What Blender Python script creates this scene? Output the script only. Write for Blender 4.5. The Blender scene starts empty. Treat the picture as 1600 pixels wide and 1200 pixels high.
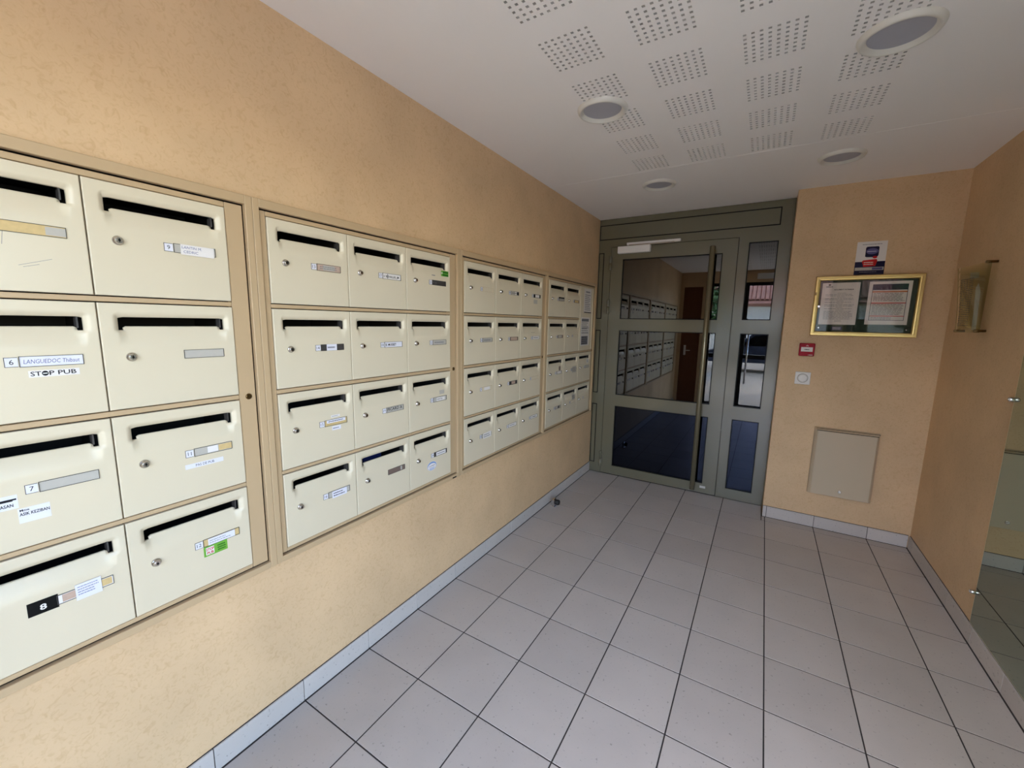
import bpy, bmesh, math, random
from mathutils import Vector, Matrix
random.seed(7)
S = bpy.context.scene
COL = S.collection
PI = math.pi

# ------------------------------------------------------------------ camera
cd = bpy.data.cameras.new('camera'); cam = bpy.data.objects.new('camera', cd); COL.objects.link(cam)
cd.sensor_fit = 'HORIZONTAL'; cd.sensor_width = 36; cd.lens = 642.5 / 1600 * 36
cd.clip_start = 0.02; cd.clip_end = 200
cam.matrix_world = Matrix(((0.85325, -0.09244, 0.51325, 1.19084),
                           (0.52120, 0.11748, -0.84531, -3.85743),
                           (0.01784, 0.98876, 0.14842, 1.59756), (0, 0, 0, 1)))
S.camera = cam
# ------------------------------------------------------------------ sky, sun, exposure
w = bpy.data.worlds.new('world'); S.world = w; w.use_nodes = True
nt = w.node_tree; bg = nt.nodes['Background']
sky = nt.nodes.new('ShaderNodeTexSky'); sky.sky_type = 'NISHITA'; sky.sun_disc = False
sky.sun_elevation = math.radians(48); sky.sun_rotation = math.radians(200); sky.altitude = 100
nt.links.new(sky.outputs[0], bg.inputs[0]); bg.inputs[1].default_value = 1.3
sl = bpy.data.lights.new('sun', 'SUN'); sl.energy = 2.6; sl.angle = math.radians(0.6); sl.color = (1, .95, .87)
so = bpy.data.objects.new('sun', sl); COL.objects.link(so)
so.rotation_euler = Vector((0.25, -0.62, -1.0)).to_track_quat('-Z', 'Y').to_euler()
pt = bpy.data.lights.new('daylight_portal', 'AREA'); pt.shape = 'RECTANGLE'; pt.size = 2.0; pt.size_y = 2.45
pt.cycles.is_portal = True
po = bpy.data.objects.new('daylight_portal', pt); COL.objects.link(po)
po.location = (1.2, -4.55, 1.25); po.rotation_euler = (math.radians(90), 0, 0)
p2 = bpy.data.lights.new('side_daylight_portal', 'AREA'); p2.shape = 'RECTANGLE'; p2.size = 2.42; p2.size_y = 1.28; p2.cycles.is_portal = True
q2 = bpy.data.objects.new('side_daylight_portal', p2); COL.objects.link(q2); q2.location = (2.42, -3.86, 1.21); q2.rotation_euler = (0, math.radians(90), 0)
S.view_settings.view_transform = 'Standard'; S.view_settings.look = 'None'
S.view_settings.exposure = 0.72; S.view_settings.gamma = 1.0; S.view_settings.use_curve_mapping = False
S.cycles.max_bounces = 12; S.cycles.diffuse_bounces = 8; S.cycles.glossy_bounces = 6
S.cycles.transparent_max_bounces = 12; S.cycles.sample_clamp_indirect = 12
S.cycles.use_denoising = True

# ------------------------------------------------------------------ materials
def s2l(c):
    return tuple(((x / 255) / 12.92 if x / 255 <= 0.04045 else ((x / 255 + 0.055) / 1.055) ** 2.4) for x in c)
def pmat(name, col, rough=0.5, metal=0.0, spec=0.5, var=0.0, vscale=6.0, bump=0.0, bscale=300.0, bdist=0.001, srgb=True):
    m = bpy.data.materials.new(name); m.use_nodes = True
    n = m.node_tree; b = n.nodes['Principled BSDF']
    c = s2l(col) if srgb else col
    b.inputs['Base Color'].default_value = (*c, 1); b.inputs['Roughness'].default_value = rough
    b.inputs['Metallic'].default_value = metal; b.inputs['Specular IOR Level'].default_value = spec
    tc = n.nodes.new('ShaderNodeTexCoord')
    if var:
        nz = n.nodes.new('ShaderNodeTexNoise'); nz.inputs['Scale'].default_value = vscale; nz.inputs['Detail'].default_value = 5
        n.links.new(tc.outputs['Object'], nz.inputs['Vector'])
        mx = n.nodes.new('ShaderNodeMix'); mx.data_type = 'RGBA'
        mx.inputs[6].default_value = (*[x * (1 - var) for x in c], 1); mx.inputs[7].default_value = (*[min(1, x * (1 + var)) for x in c], 1)
        n.links.new(nz.outputs['Fac'], mx.inputs[0]); n.links.new(mx.outputs[2], b.inputs['Base Color'])
    if bump:
        nb = n.nodes.new('ShaderNodeTexNoise'); nb.inputs['Scale'].default_value = bscale; nb.inputs['Detail'].default_value = 3
        n.links.new(tc.outputs['Object'], nb.inputs['Vector'])
        bp = n.nodes.new('ShaderNodeBump'); bp.inputs['Strength'].default_value = bump; bp.inputs['Distance'].default_value = bdist
        n.links.new(nb.outputs['Fac'], bp.inputs['Height']); n.links.new(bp.outputs[0], b.inputs['Normal'])
    return m
def wall_mat():
    m = pmat('sand_wallcovering', (222, 184, 132), 0.55, spec=0.35)
    n = m.node_tree; b = n.nodes['Principled BSDF']; L = n.links
    g = n.nodes.new('ShaderNodeNewGeometry')
    n1 = n.nodes.new('ShaderNodeTexNoise'); n1.inputs['Scale'].default_value = 3.0; n1.inputs['Detail'].default_value = 6
    n2 = n.nodes.new('ShaderNodeTexNoise'); n2.inputs['Scale'].default_value = 55; n2.inputs['Detail'].default_value = 6; n2.inputs['Distortion'].default_value = 1.6
    n3 = n.nodes.new('ShaderNodeTexNoise'); n3.inputs['Scale'].default_value = 190; n3.inputs['Detail'].default_value = 3
    for x in (n1, n2, n3): L.new(g.outputs['Position'], x.inputs['Vector'])
    r2 = n.nodes.new('ShaderNodeValToRGB'); e = r2.color_ramp.elements
    e[0].position = .28; e[0].color = (*s2l((201, 167, 127)), 1); e[1].position = .50; e[1].color = (*s2l((212, 180, 141)), 1)
    x = e.new(.68); x.color = (*s2l((212, 180, 141)), 1)
    L.new(n2.outputs['Fac'], r2.inputs['Fac'])
    mp = n.nodes.new('ShaderNodeMapRange'); mp.inputs['From Min'].default_value = .3; mp.inputs['From Max'].default_value = .7
    mp.inputs['To Min'].default_value = .90; mp.inputs['To Max'].default_value = 1.06
    L.new(n1.outputs['Fac'], mp.inputs['Value'])
    vm = n.nodes.new('ShaderNodeVectorMath'); vm.operation = 'SCALE'
    L.new(r2.outputs[0], vm.inputs[0]); L.new(mp.outputs[0], vm.inputs['Scale']); L.new(vm.outputs[0], b.inputs['Base Color'])
    ad = n.nodes.new('ShaderNodeMath'); ad.operation = 'ADD'; L.new(n2.outputs['Fac'], ad.inputs[0]); L.new(n3.outputs['Fac'], ad.inputs[1])
    bp = n.nodes.new('ShaderNodeBump'); bp.inputs['Strength'].default_value = .18; bp.inputs['Distance'].default_value = .0010
    L.new(ad.outputs[0], bp.inputs['Height']); L.new(bp.outputs[0], b.inputs['Normal'])
    return m
def tile_mat(name, base, rough):
    m = pmat(name, base, rough, spec=0.5)
    n = m.node_tree; b = n.nodes['Principled BSDF']; L = n.links
    g = n.nodes.new('ShaderNodeNewGeometry'); oi = n.nodes.new('ShaderNodeObjectInfo')
    n1 = n.nodes.new('ShaderNodeTexNoise'); n1.inputs['Scale'].default_value = 5; n1.inputs['Detail'].default_value = 6
    n2 = n.nodes.new('ShaderNodeTexNoise'); n2.inputs['Scale'].default_value = 75; n2.inputs['Detail'].default_value = 4
    for x in (n1, n2): L.new(g.outputs['Position'], x.inputs['Vector'])
    r = n.nodes.new('ShaderNodeValToRGB'); e = r.color_ramp.elements; c = s2l(base)
    e[0].position = .27; e[0].color = (*[x * .55 for x in c], 1); e[1].position = .36; e[1].color = (*c, 1)
    L.new(n2.outputs['Fac'], r.inputs['Fac'])
    mp = n.nodes.new('ShaderNodeMapRange'); mp.inputs['To Min'].default_value = .90; mp.inputs['To Max'].default_value = 1.08
    L.new(n1.outputs['Fac'], mp.inputs['Value'])
    m2 = n.nodes.new('ShaderNodeMapRange'); m2.inputs['To Min'].default_value = .95; m2.inputs['To Max'].default_value = 1.04
    L.new(oi.outputs['Random'], m2.inputs['Value'])
    mu = n.nodes.new('ShaderNodeMath'); mu.operation = 'MULTIPLY'; L.new(mp.outputs[0], mu.inputs[0]); L.new(m2.outputs[0], mu.inputs[1])
    vm = n.nodes.new('ShaderNodeVectorMath'); vm.operation = 'SCALE'
    L.new(r.outputs[0], vm.inputs[0]); L.new(mu.outputs[0], vm.inputs['Scale']); L.new(vm.outputs[0], b.inputs['Base Color'])
    bp = n.nodes.new('ShaderNodeBump'); bp.inputs['Strength'].default_value = .12; bp.inputs['Distance'].default_value = .001
    L.new(n2.outputs['Fac'], bp.inputs['Height']); L.new(bp.outputs[0], b.inputs['Normal'])
    return m
def glass_mat(name, ior, tint, refl=(1, 1, 1), rough=0.0):
    m = bpy.data.materials.new(name); m.use_nodes = True; n = m.node_tree; n.nodes.clear(); L = n.links
    o = n.nodes.new('ShaderNodeOutputMaterial'); mx = n.nodes.new('ShaderNodeMixShader')
    t = n.nodes.new('ShaderNodeBsdfTransparent'); t.inputs[0].default_value = (*tint, 1)
    g = n.nodes.new('ShaderNodeBsdfGlossy'); g.inputs['Roughness'].default_value = rough
    f = n.nodes.new('ShaderNodeFresnel'); f.inputs['IOR'].default_value = ior
    ge = n.nodes.new('ShaderNodeNewGeometry'); k1 = n.nodes.new('ShaderNodeMath'); k1.operation = 'SUBTRACT'; k1.inputs[0].default_value = 1
    k2 = n.nodes.new('ShaderNodeMath'); k2.operation = 'MULTIPLY'; g.inputs[0].default_value = (*refl, 1)
    L.new(ge.outputs['Backfacing'], k1.inputs[1]); L.new(f.outputs[0], k2.inputs[0]); L.new(k1.outputs[0], k2.inputs[1])
    L.new(k2.outputs[0], mx.inputs[0]); L.new(t.outputs[0], mx.inputs[1]); L.new(g.outputs[0], mx.inputs[2]); L.new(mx.outputs[0], o.inputs[0])
    return m
M = {}
M['wall'] = wall_mat()
M['ceil'] = pmat('white_ceiling_paint', (238, 234, 230), 0.75, spec=.25, var=.015, vscale=2)
M['tile'] = tile_mat('floor_tile_ceramic', (182, 173, 165), 0.42)
M['skirt'] = tile_mat('skirting_ceramic', (190, 182, 176), 0.6)
M['skirt'].node_tree.nodes['Principled BSDF'].inputs['Specular IOR Level'].default_value = .25
M['grout'] = pmat('dark_grout', (52, 46, 44), 0.9, var=.2, vscale=30)
M['grout2'] = pmat('dusty_grout', (96, 84, 74), 0.9, var=.2, vscale=30)
M['cream'] = pmat('cream_enamel', (214, 201, 175), 0.30, spec=.45, var=.02, vscale=5, bump=.05, bscale=500, bdist=.0004)
M['beige'] = pmat('beige_enamel', (188, 161, 125), 0.42, spec=.45, var=.02, vscale=5, bump=.05, bscale=500, bdist=.0004)
M['inner'] = pmat('box_interior_shade', (26, 23, 21), 0.7)  # near-black colour stands in for the unlit inside of the boxes
M['steel'] = pmat('brushed_steel', (198, 192, 184), 0.25, metal=1, bump=.1, bscale=200, bdist=.0004)
M['chrome'] = pmat('chrome', (220, 220, 222), 0.08, metal=1, var=.02)
M['black'] = pmat('black_void', (10, 9, 9), 0.6, var=.1, spec=.15)
M['door'] = pmat('olive_grey_lacquer', (104, 99, 80), 0.16, metal=0, spec=.9, var=.02, vscale=4, bump=.25, bscale=9, bdist=.002)
M['doorhandle'] = pmat('olive_tube_lacquer', (128, 120, 98), 0.22, metal=.6, var=.02)
M['gasket'] = pmat('black_gasket', (14, 13, 12), 0.5, var=.1, spec=.15)
M['doorglass'] = glass_mat('tinted_door_glass', 1.95, (.10, .09, .09))
M['lowglass'] = glass_mat('lower_door_glass', 1.8, (.05, .05, .06), (.34, .40, .60))  # reflection colour of the bottom panes set dim and blue
M['clear'] = glass_mat('clear_glass', 1.45, (.97, .96, .95))
M['acrylic'] = glass_mat('acrylic', 1.18, (.84, .85, .76))
M['mirror'] = pmat('mirror_silvering', (172, 182, 166), 0.015, metal=1, var=.005)
M['mirroredge'] = pmat('ground_mirror_edge', (226, 222, 190), 0.3, metal=.6, var=.02)
M['whiteplastic'] = pmat('white_plastic', (228, 224, 220), 0.4, var=.02)
M['lamptrim'] = pmat('lamp_trim_enamel', (214, 210, 200), 0.35, var=.02)
M['diffuser'] = pmat('frosted_diffuser', (168, 168, 176), 0.5, var=.03, vscale=20)
M['gold'] = pmat('brass_anodised', (216, 188, 124), 0.32, metal=1, var=.03, vscale=3)
M['felt'] = pmat('dark_green_felt', (40, 58, 48), 0.85, var=.12, vscale=30, bump=.2, bscale=600)
M['paper'] = pmat('white_paper', (228, 222, 218), 0.7, var=.02, vscale=8, spec=.15)
M['bluepaper'] = pmat('pale_blue_paper', (222, 220, 228), 0.6, var=.02, vscale=8, spec=.15)
M['greyplate'] = pmat('frosted_grey_plate', (182, 176, 166), 0.5, var=.06, vscale=60)
M['tan'] = pmat('yellowed_paper_residue', (206, 178, 124), 0.6, var=.15, vscale=90)
M['brownplate'] = pmat('brown_engraved_plate', (118, 98, 88), 0.5, var=.12, vscale=80)
M['darkplate'] = pmat('charcoal_plate', (62, 58, 56), 0.45, var=.1, vscale=60)
M['pinktan'] = pmat('pinkish_plate', (188, 160, 142), 0.5, var=.12, vscale=90)
M['ink'] = pmat('black_ink', (30, 30, 34), 0.6, var=.05, spec=.15)
M['blueink'] = pmat('blue_ink', (92, 96, 140), 0.6, var=.05, spec=.15)
M['greyink'] = pmat('grey_ink', (128, 126, 132), 0.6, var=.05, spec=.15)
M['green'] = pmat('green_sticker', (112, 168, 62), 0.5, var=.04, spec=.15)
M['darkgreen'] = pmat('dark_green_print', (40, 104, 32), 0.5, var=.05, spec=.15)
M['red'] = pmat('red_print', (196, 40, 40), 0.5, var=.05, spec=.15)
M['redplastic'] = pmat('red_plastic', (160, 22, 42), 0.5, spec=.2, var=.04)
M['orange'] = pmat('orange_print', (196, 112, 70), 0.5, var=.05, spec=.15)
M['navy'] = pmat('navy_print', (34, 28, 58), 0.45, var=.05, spec=.15)
M['purple'] = pmat('violet_print', (96, 90, 132), 0.45, var=.08, spec=.15)
M['blue'] = pmat('blue_print', (112, 146, 200), 0.5, var=.05, spec=.15)
M['label_blue'] = pmat('blue_plastic_label', (40, 48, 100), 0.45, var=.05, spec=.15)
M['rubber'] = pmat('black_rubber', (24, 22, 22), 0.6, var=.1)
M['bronze'] = pmat('bronze_standoff', (120, 96, 62), 0.3, metal=1, var=.05)
M['beigepanel'] = pmat('beige_access_panel', (190, 172, 146), 0.5, var=.02, vscale=4)
M['brownwood'] = pmat('brown_wood_door', (110, 62, 34), 0.4, var=.15, vscale=5)
M['darkframe'] = pmat('dark_entrance_frame', (38, 34, 32), 0.4, var=.05)
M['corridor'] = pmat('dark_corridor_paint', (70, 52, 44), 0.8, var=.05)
M['pavement'] = pmat('pale_pavement', (196, 184, 164), 0.9, var=.08, vscale=2)
M['asphalt'] = pmat('grey_asphalt', (120, 118, 116), 0.9, var=.1, vscale=8)
M['render'] = pmat('white_house_render', (216, 212, 204), 0.85, var=.03)
M['roof'] = pmat('pink_clay_roof_tile', (176, 128, 112), 0.8, var=.15, vscale=3)
M['leaf'] = pmat('green_leaf', (78, 110, 60), 0.6, var=.3, vscale=4)
M['bark'] = pmat('tree_bark', (96, 80, 66), 0.9, var=.2)
M['carpaint'] = pmat('dark_blue_car_paint', (38, 44, 60), 0.25, metal=.3, var=.03)
M['whitemetal'] = pmat('white_painted_metal', (214, 214, 210), 0.5, var=.03)
M['awning'] = pmat('red_awning', (150, 34, 44), 0.7, var=.05)
M['hedge'] = M['leaf']
M['lightblocker'] = pmat('grey_light_blocker', (120, 112, 104), 0.9, var=.08)  # for the added outdoor wall that blocks daylight

# ------------------------------------------------------------------ mesh helpers
class MB:
    def __init__(s): s.v = []; s.f = []; s.m = []; s.sm = []
    def quad(s, pts, mi=0, smooth=False):
        i = len(s.v); s.v += [tuple(p) for p in pts]; s.f.append(tuple(range(i, i + len(pts)))); s.m.append(mi); s.sm.append(smooth); return s
    def box(s, x0, x1, y0, y1, z0, z1, mi=0):
        if x0 > x1: x0, x1 = x1, x0
        if y0 > y1: y0, y1 = y1, y0
        if z0 > z1: z0, z1 = z1, z0
        i = len(s.v)
        s.v += [(x0, y0, z0), (x1, y0, z0), (x1, y1, z0), (x0, y1, z0), (x0, y0, z1), (x1, y0, z1), (x1, y1, z1), (x0, y1, z1)]
        for q in ((3, 2, 1, 0), (4, 5, 6, 7), (0, 1, 5, 4), (1, 2, 6, 5), (2, 3, 7, 6), (3, 0, 4, 7)):
            s.f.append(tuple(i + k for k in q)); s.m.append(mi); s.sm.append(False)
        return s
    def bbox(s, x0, x1, y0, y1, z0, z1, b=0.002, mi=0, axes='xyz'):
        """box with chamfered edges"""
        if x0 > x1: x0, x1 = x1, x0
        if y0 > y1: y0, y1 = y1, y0
        if z0 > z1: z0, z1 = z1, z0
        bm = bmesh.new(); bmesh.ops.create_cube(bm, size=1)
        for v in bm.verts: v.co = Vector(((x0 + x1) / 2 + v.co.x * (x1 - x0), (y0 + y1) / 2 + v.co.y * (y1 - y0), (z0 + z1) / 2 + v.co.z * (z1 - z0)))
        b = min(b, .45 * min(x1 - x0, y1 - y0, z1 - z0))
        bmesh.ops.bevel(bm, geom=bm.edges[:], offset=b, segments=1, affect='EDGES')
        s.addbm(bm, mi); bm.free(); return s
    def addbm(s, bm, mi=0, smooth=False):
        i = len(s.v); bm.verts.index_update(); s.v += [tuple(v.co) for v in bm.verts]
        for f in bm.faces: s.f.append(tuple(i + v.index for v in f.verts)); s.m.append(mi); s.sm.append(smooth)
    def lathe(s, prof, axis='z', loc=(0, 0, 0), n=24, mi=0, cap0=True, cap1=True, smooth=True):
        """prof = [(r, h), ...] revolved about axis"""
        i = len(s.v)
        for r, h in prof:
            for k in range(n):
                a = 2 * PI * k / n; c, d = r * math.cos(a), r * math.sin(a)
                p = {'z': (c, d, h), 'x': (h, c, d), 'y': (d, h, c)}[axis]
                s.v.append((p[0] + loc[0], p[1] + loc[1], p[2] + loc[2]))
        for j in range(len(prof) - 1):
            for k in range(n):
                a, b = i + j * n + k, i + j * n + (k + 1) % n
                s.f.append((a, b, b + n, a + n)); s.m.append(mi); s.sm.append(smooth)
        if cap0: s.f.append(tuple(i + k for k in reversed(range(n)))); s.m.append(mi); s.sm.append(False)
        if cap1: s.f.append(tuple(i + (len(prof) - 1) * n + k for k in range(n))); s.m.append(mi); s.sm.append(False)
        return s
    def frame(s, ax, a, b, u0, u1, v0, v1, wu, wv=None, mi=0):
        """rectangular ring: normal axis ax from a to b; u,v = other two axes in order"""
        wv = wv or wu
        for (p0, p1, q0, q1) in ((u0, u0 + wu, v0, v1), (u1 - wu, u1, v0, v1), (u0 + wu, u1 - wu, v0, v0 + wv), (u0 + wu, u1 - wu, v1 - wv, v1)):
            if ax == 'x': s.box(a, b, p0, p1, q0, q1, mi)
            elif ax == 'y': s.box(p0, p1, a, b, q0, q1, mi)
            else: s.box(p0, p1, q0, q1, a, b, mi)
        return s
    def mesh(s, name, mats, recalc=True):
        me = bpy.data.meshes.new(name); me.from_pydata(s.v, [], s.f)
        if not isinstance(mats, (list, tuple)): mats = [mats]
        for m in mats: me.materials.append(M[m] if isinstance(m, str) else m)
        me.polygons.foreach_set('material_index', s.m); me.polygons.foreach_set('use_smooth', s.sm)
        if recalc:
            bm = bmesh.new(); bm.from_mesh(me); bmesh.ops.recalc_face_normals(bm, faces=bm.faces[:]); bm.to_mesh(me); bm.free()
        me.update(); return me
    def build(s, name, mats, parent=None, loc=None, recalc=True):
        return link(name, s.mesh(name, mats, recalc), parent, loc)
def link(name, me, parent=None, loc=None, rot=None):
    o = bpy.data.objects.new(name, me); COL.objects.link(o)
    if parent: o.parent = parent
    if loc: o.location = loc
    if rot: o.rotation_euler = rot
    return o
def tag(o, label=None, cat=None, group=None, kind=None):
    if label: o['label'] = label
    if cat: o['category'] = cat
    if group: o['group'] = group
    if kind: o['kind'] = kind
    return o
def empty(name, loc=(0, 0, 0)):
    o = bpy.data.objects.new(name, None); COL.objects.link(o); o.location = loc; o.empty_display_size = .05; return o
_tc = {}
def text_poly(s, bold=0.0, shear=0.0):
    """verts and faces of a string, normalised to height 1 of capitals, baseline 0, left 0; returns (verts, faces, width)"""
    k = (s, bold, shear)
    if k in _tc: return _tc[k]
    c = bpy.data.curves.new('t', 'FONT'); c.body = s; c.size = 1; c.offset = bold; c.shear = shear; c.resolution_u = 2
    o = bpy.data.objects.new('t', c); COL.objects.link(o)
    dg = bpy.context.evaluated_depsgraph_get(); dg.update()
    me = bpy.data.meshes.new_from_object(o.evaluated_get(dg))
    vs = [v.co.copy() for v in me.vertices]; fs = [tuple(p.vertices) for p in me.polygons]
    bpy.data.objects.remove(o); bpy.data.curves.remove(c); bpy.data.meshes.remove(me)
    if vs:
        x0 = min(v.x for v in vs); x1 = max(v.x for v in vs); H = .69
        vs = [((v.x - x0) / H, v.y / H) for v in vs]; wd = (x1 - x0) / H
    else: wd = 0
    _tc[k] = (vs, fs, wd); return _tc[k]
class Sheet:
    """A thin printed sheet in a local (a, b) plane: a right, b up, t outward.  mapf turns (a,b,t) into local xyz."""
    def __init__(s, mapf, w, h, mat, t=.0006, t0=0.0, edge=None):
        s.mb = MB(); s.map = mapf; s.mats = []; s.t = t0 + t; s.w, s.h = w, h; s.n = 0
        m = s.mi(mat)
        P = [(0, 0), (w, 0), (w, h), (0, h)]
        s.mb.quad([mapf(a, b, s.t) for a, b in P], m)
        for i in range(4):
            a, b = P[i], P[(i + 1) % 4]
            s.mb.quad([mapf(*a, s.t), mapf(*a, t0), mapf(*b, t0), mapf(*b, s.t)], m)
        s.mb.quad([mapf(a, b, t0) for a, b in reversed(P)], m)
    def mi(s, m):
        if m not in s.mats: s.mats.append(m)
        return s.mats.index(m)
    def lift(s): s.n += 1; return s.t + .00012 + .00004 * s.n
    def rect(s, a0, a1, b0, b1, mat):
        t = s.lift(); s.mb.quad([s.map(a, b, t) for a, b in ((a0, b0), (a1, b0), (a1, b1), (a0, b1))], s.mi(mat)); return s
    def poly(s, pts, mat):
        t = s.lift(); s.mb.quad([s.map(a, b, t) for a, b in pts], s.mi(mat)); return s
    def ell(s, ca, cb, ra, rb, mat, n=20):
        return s.poly([(ca + ra * math.cos(2 * PI * k / n), cb + rb * math.sin(2 * PI * k / n)) for k in range(n)], mat)
    def ring(s, a0, a1, b0, b1, wd, mat):
        s.rect(a0, a1, b0, b0 + wd, mat); s.rect(a0, a1, b1 - wd, b1, mat); s.rect(a0, a0 + wd, b0, b1, mat); s.rect(a1 - wd, a1, b0, b1, mat); return s
    def text(s, st, a, b, h, mat, maxw=None, center=False, bold=0.0, shear=0.0, sx=1.0):
        vs, fs, wd = text_poly(st, bold, shear)
        kx = h * sx
        if maxw and wd * kx > maxw: kx = maxw / wd
        if center: a = a - wd * kx / 2
        t = s.lift(); i = len(s.mb.v); m = s.mi(mat)
        s.mb.v += [s.map(a + x * kx, b + y * h, t) for x, y in vs]
        for f in fs: s.mb.f.append(tuple(i + k for k in f)); s.mb.m.append(m); s.mb.sm.append(False)
        return s
    def lines(s, a0, a1, b0, b1, n, mat, th=.35, rnd=.25, rs=None):
        """illegible lines of print"""
        r = rs or random; st = (b1 - b0) / n; W = a1 - a0
        for k in range(n):
            b = b1 - (k + .5) * st; a = a0; end = a1 - r.random() * rnd * W
            while a < end:
                L = min(end - a, W * r.uniform(.05, .16)); s.rect(a, a + L, b - st * th / 2, b + st * th / 2, mat); a += L + W * .02
        return s
    def build(s, name, parent=None, label=None):
        o = s.mb.build(name, s.mats, parent, recalc=False)
        if label: o['label'] = label
        return o

XW, XR, YD, YN, ZC = -0.335, 2.243, 0.32, 0.10, 2.634   # left wall, right wall, door plane, notice wall, ceiling
YE = -4.50                                             # entrance end of the room
# ================================================================== FLOOR
T = 1 / 3
fl = MB().box(XW - .02, XR + .02, YE - .1, YD + .06, -.06, -.0014).build('floor', 'grout'); tag(fl, kind='structure')
TC = {}
def tile(parent, x0, x1, y0, y1, g=.0029):
    key = (round(x1 - x0, 3), round(y1 - y0, 3))
    if key not in TC:
        TC[key] = MB().bbox(-(x1 - x0) / 2 + g, (x1 - x0) / 2 - g, -(y1 - y0) / 2 + g, (y1 - y0) / 2 - g, -.009, 0, .0005).mesh('tile', 'tile')
    return link('tile', TC[key], parent, ((x0 + x1) / 2, (y0 + y1) / 2, 0))
xs = [XW + .012] + [k * T for k in range(0, 7)] + [XR - .012]
ys = [-4.495] + [k * T for k in range(-13, 1)] + [YD]
for i in range(len(xs) - 1):
    for j in range(len(ys) - 1):
        x0, x1, y0, y1 = xs[i], xs[i + 1], ys[j], ys[j + 1]
        if j == len(ys) - 2:
            if x0 > 1.31: y1 = YN - .012
            elif x1 > 1.31:
                tile(fl, x0, 1.308, y0, y1); tile(fl, 1.308, x1, y0, YN - .012); continue
        tile(fl, x0, x1, y0, y1)

# ================================================================== CEILING
PX = [.36, .692, 1.024, 1.356]; PW = .195; PYS = [-4.2695 + .3205 * k for k in range(11)]
hp = .0279; hs = .0105
pm = MB()
N = 7; c0 = 0
edges = [0]
for k in range(8):
    c = hs / 2 + k * (PW - hs) / 7; edges += [c - hs / 2, c + hs / 2]
edges = sorted(set(round(e, 5) for e in edges))
for i in range(len(edges) - 1):
    for j in range(len(edges) - 1):
        a0, a1, b0, b1 = edges[i], edges[i + 1], edges[j], edges[j + 1]
        if i % 2 == 0 and j % 2 == 0:
            z = .009
            pm.quad([(a0, b0, 0), (a0, b0, z), (a1, b0, z), (a1, b0, 0)], 1).quad([(a0, b1, 0), (a1, b1, 0), (a1, b1, z), (a0, b1, z)], 1)
            pm.quad([(a0, b0, 0), (a0, b1, 0), (a0, b1, z), (a0, b0, z)], 1).quad([(a1, b0, 0), (a1, b0, z), (a1, b1, z), (a1, b1, 0)], 1)
            pm.quad([(a0, b0, z), (a0, b1, z), (a1, b1, z), (a1, b0, z)], 2)
        else:
            pm.quad([(a0, b0, 0), (a0, b1, 0), (a1, b1, 0), (a1, b0, 0)], 0)
M['holewall'] = pmat('perforation_edge', (182, 178, 172), 0.9, var=.02)
M['holeback'] = pmat('perforation_back', (132, 128, 124), 0.9, var=.02)  # backs of the holes coloured greyer than their sides and the board
padmesh = pm.mesh('perforated_pad', ['ceil', 'holewall', 'holeback'], recalc=False)
cb = MB()
gx = [XW - .02] + sum([[x, x + PW] for x in PX], []) + [XR + .02]
gy = [YE - .12] + sum([[y, y + PW] for y in PYS], []) + [YD + .06]
for i in range(len(gx) - 1):
    for j in range(len(gy) - 1):
        if i % 2 == 1 and j % 2 == 1: continue
        cb.quad([(gx[i], gy[j], ZC), (gx[i], gy[j + 1], ZC), (gx[i + 1], gy[j + 1], ZC), (gx[i + 1], gy[j], ZC)])
cb.box(XW - .2, XR + .2, YE - .6, YD + .2, ZC + .02, ZC + .25)
ce = cb.build('ceiling', 'ceil', recalc=False); tag(ce, kind='structure')
for x in PX:
    for y in PYS: link('perforated_pad', padmesh, ce, (x, y, ZC))
MB().box(XW, XR, -.833, -.829, ZC - .0012, ZC + .0005).build('board_joint', 'ceil', ce)

# ================================================================== WALLS
# mailbox banks: outer L/R, opening L/R, box columns (left edges) and last right edge
BANKS = [dict(o=(-4.198, -3.0755), q=(-4.175, -3.098), c=[-4.1485, -3.818, -3.487, -3.157]),
         dict(o=(-3.0745, -1.9545), q=(-3.053, -1.986), c=[-3.028, -2.7015, -2.371, -2.042]),
         dict(o=(-1.9535, -.8555), q=(-1.939, -.868), c=[-1.913, -1.583, -1.254, -.922]),
         dict(o=(-.8545, .264), q=(-.840, .245), c=[-.808, -.472, -.142, .192])]
ZO0, ZO1, ZQ0, ZQ1 = .665, 1.998, .688, 1.969
ZROW = [(1.650, 1.945), (1.337, 1.630), (1.023, 1.316), (.710, 1.004)]   # bottom, top of each row
wl = MB()
hy = []
for b in BANKS: hy += [b['q'][0], b['q'][1]]
gy = [YE] + hy + [YD + .08]; gz = [0, ZQ0, ZQ1, ZC]
for i in range(len(gy) - 1):
    for j in range(3):
        if i % 2 == 1 and j == 1:
            y0, y1 = gy[i], gy[i + 1]; xb = XW - .30
            wl.quad([(xb, y0, ZQ0), (xb, y1, ZQ0), (xb, y1, ZQ1), (xb, y0, ZQ1)], 1)
            wl.quad([(XW, y0, ZQ0), (XW, y1, ZQ0), (xb, y1, ZQ0), (xb, y0, ZQ0)], 1)
            wl.quad([(XW, y0, ZQ1), (xb, y0, ZQ1), (xb, y1, ZQ1), (XW, y1, ZQ1)], 1)
            wl.quad([(XW, y0, ZQ0), (xb, y0, ZQ0), (xb, y0, ZQ1), (XW, y0, ZQ1)], 1)
            wl.quad([(XW, y1, ZQ0), (XW, y1, ZQ1), (xb, y1, ZQ1), (xb, y1, ZQ0)], 1)
            continue
        wl.quad([(XW, gy[i], gz[j]), (XW, gy[i + 1], gz[j]), (XW, gy[i + 1], gz[j + 1]), (XW, gy[i], gz[j + 1])])
wl.box(XW - .45, XW - .302, YE, YD + .08, 0, ZC)
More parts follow.
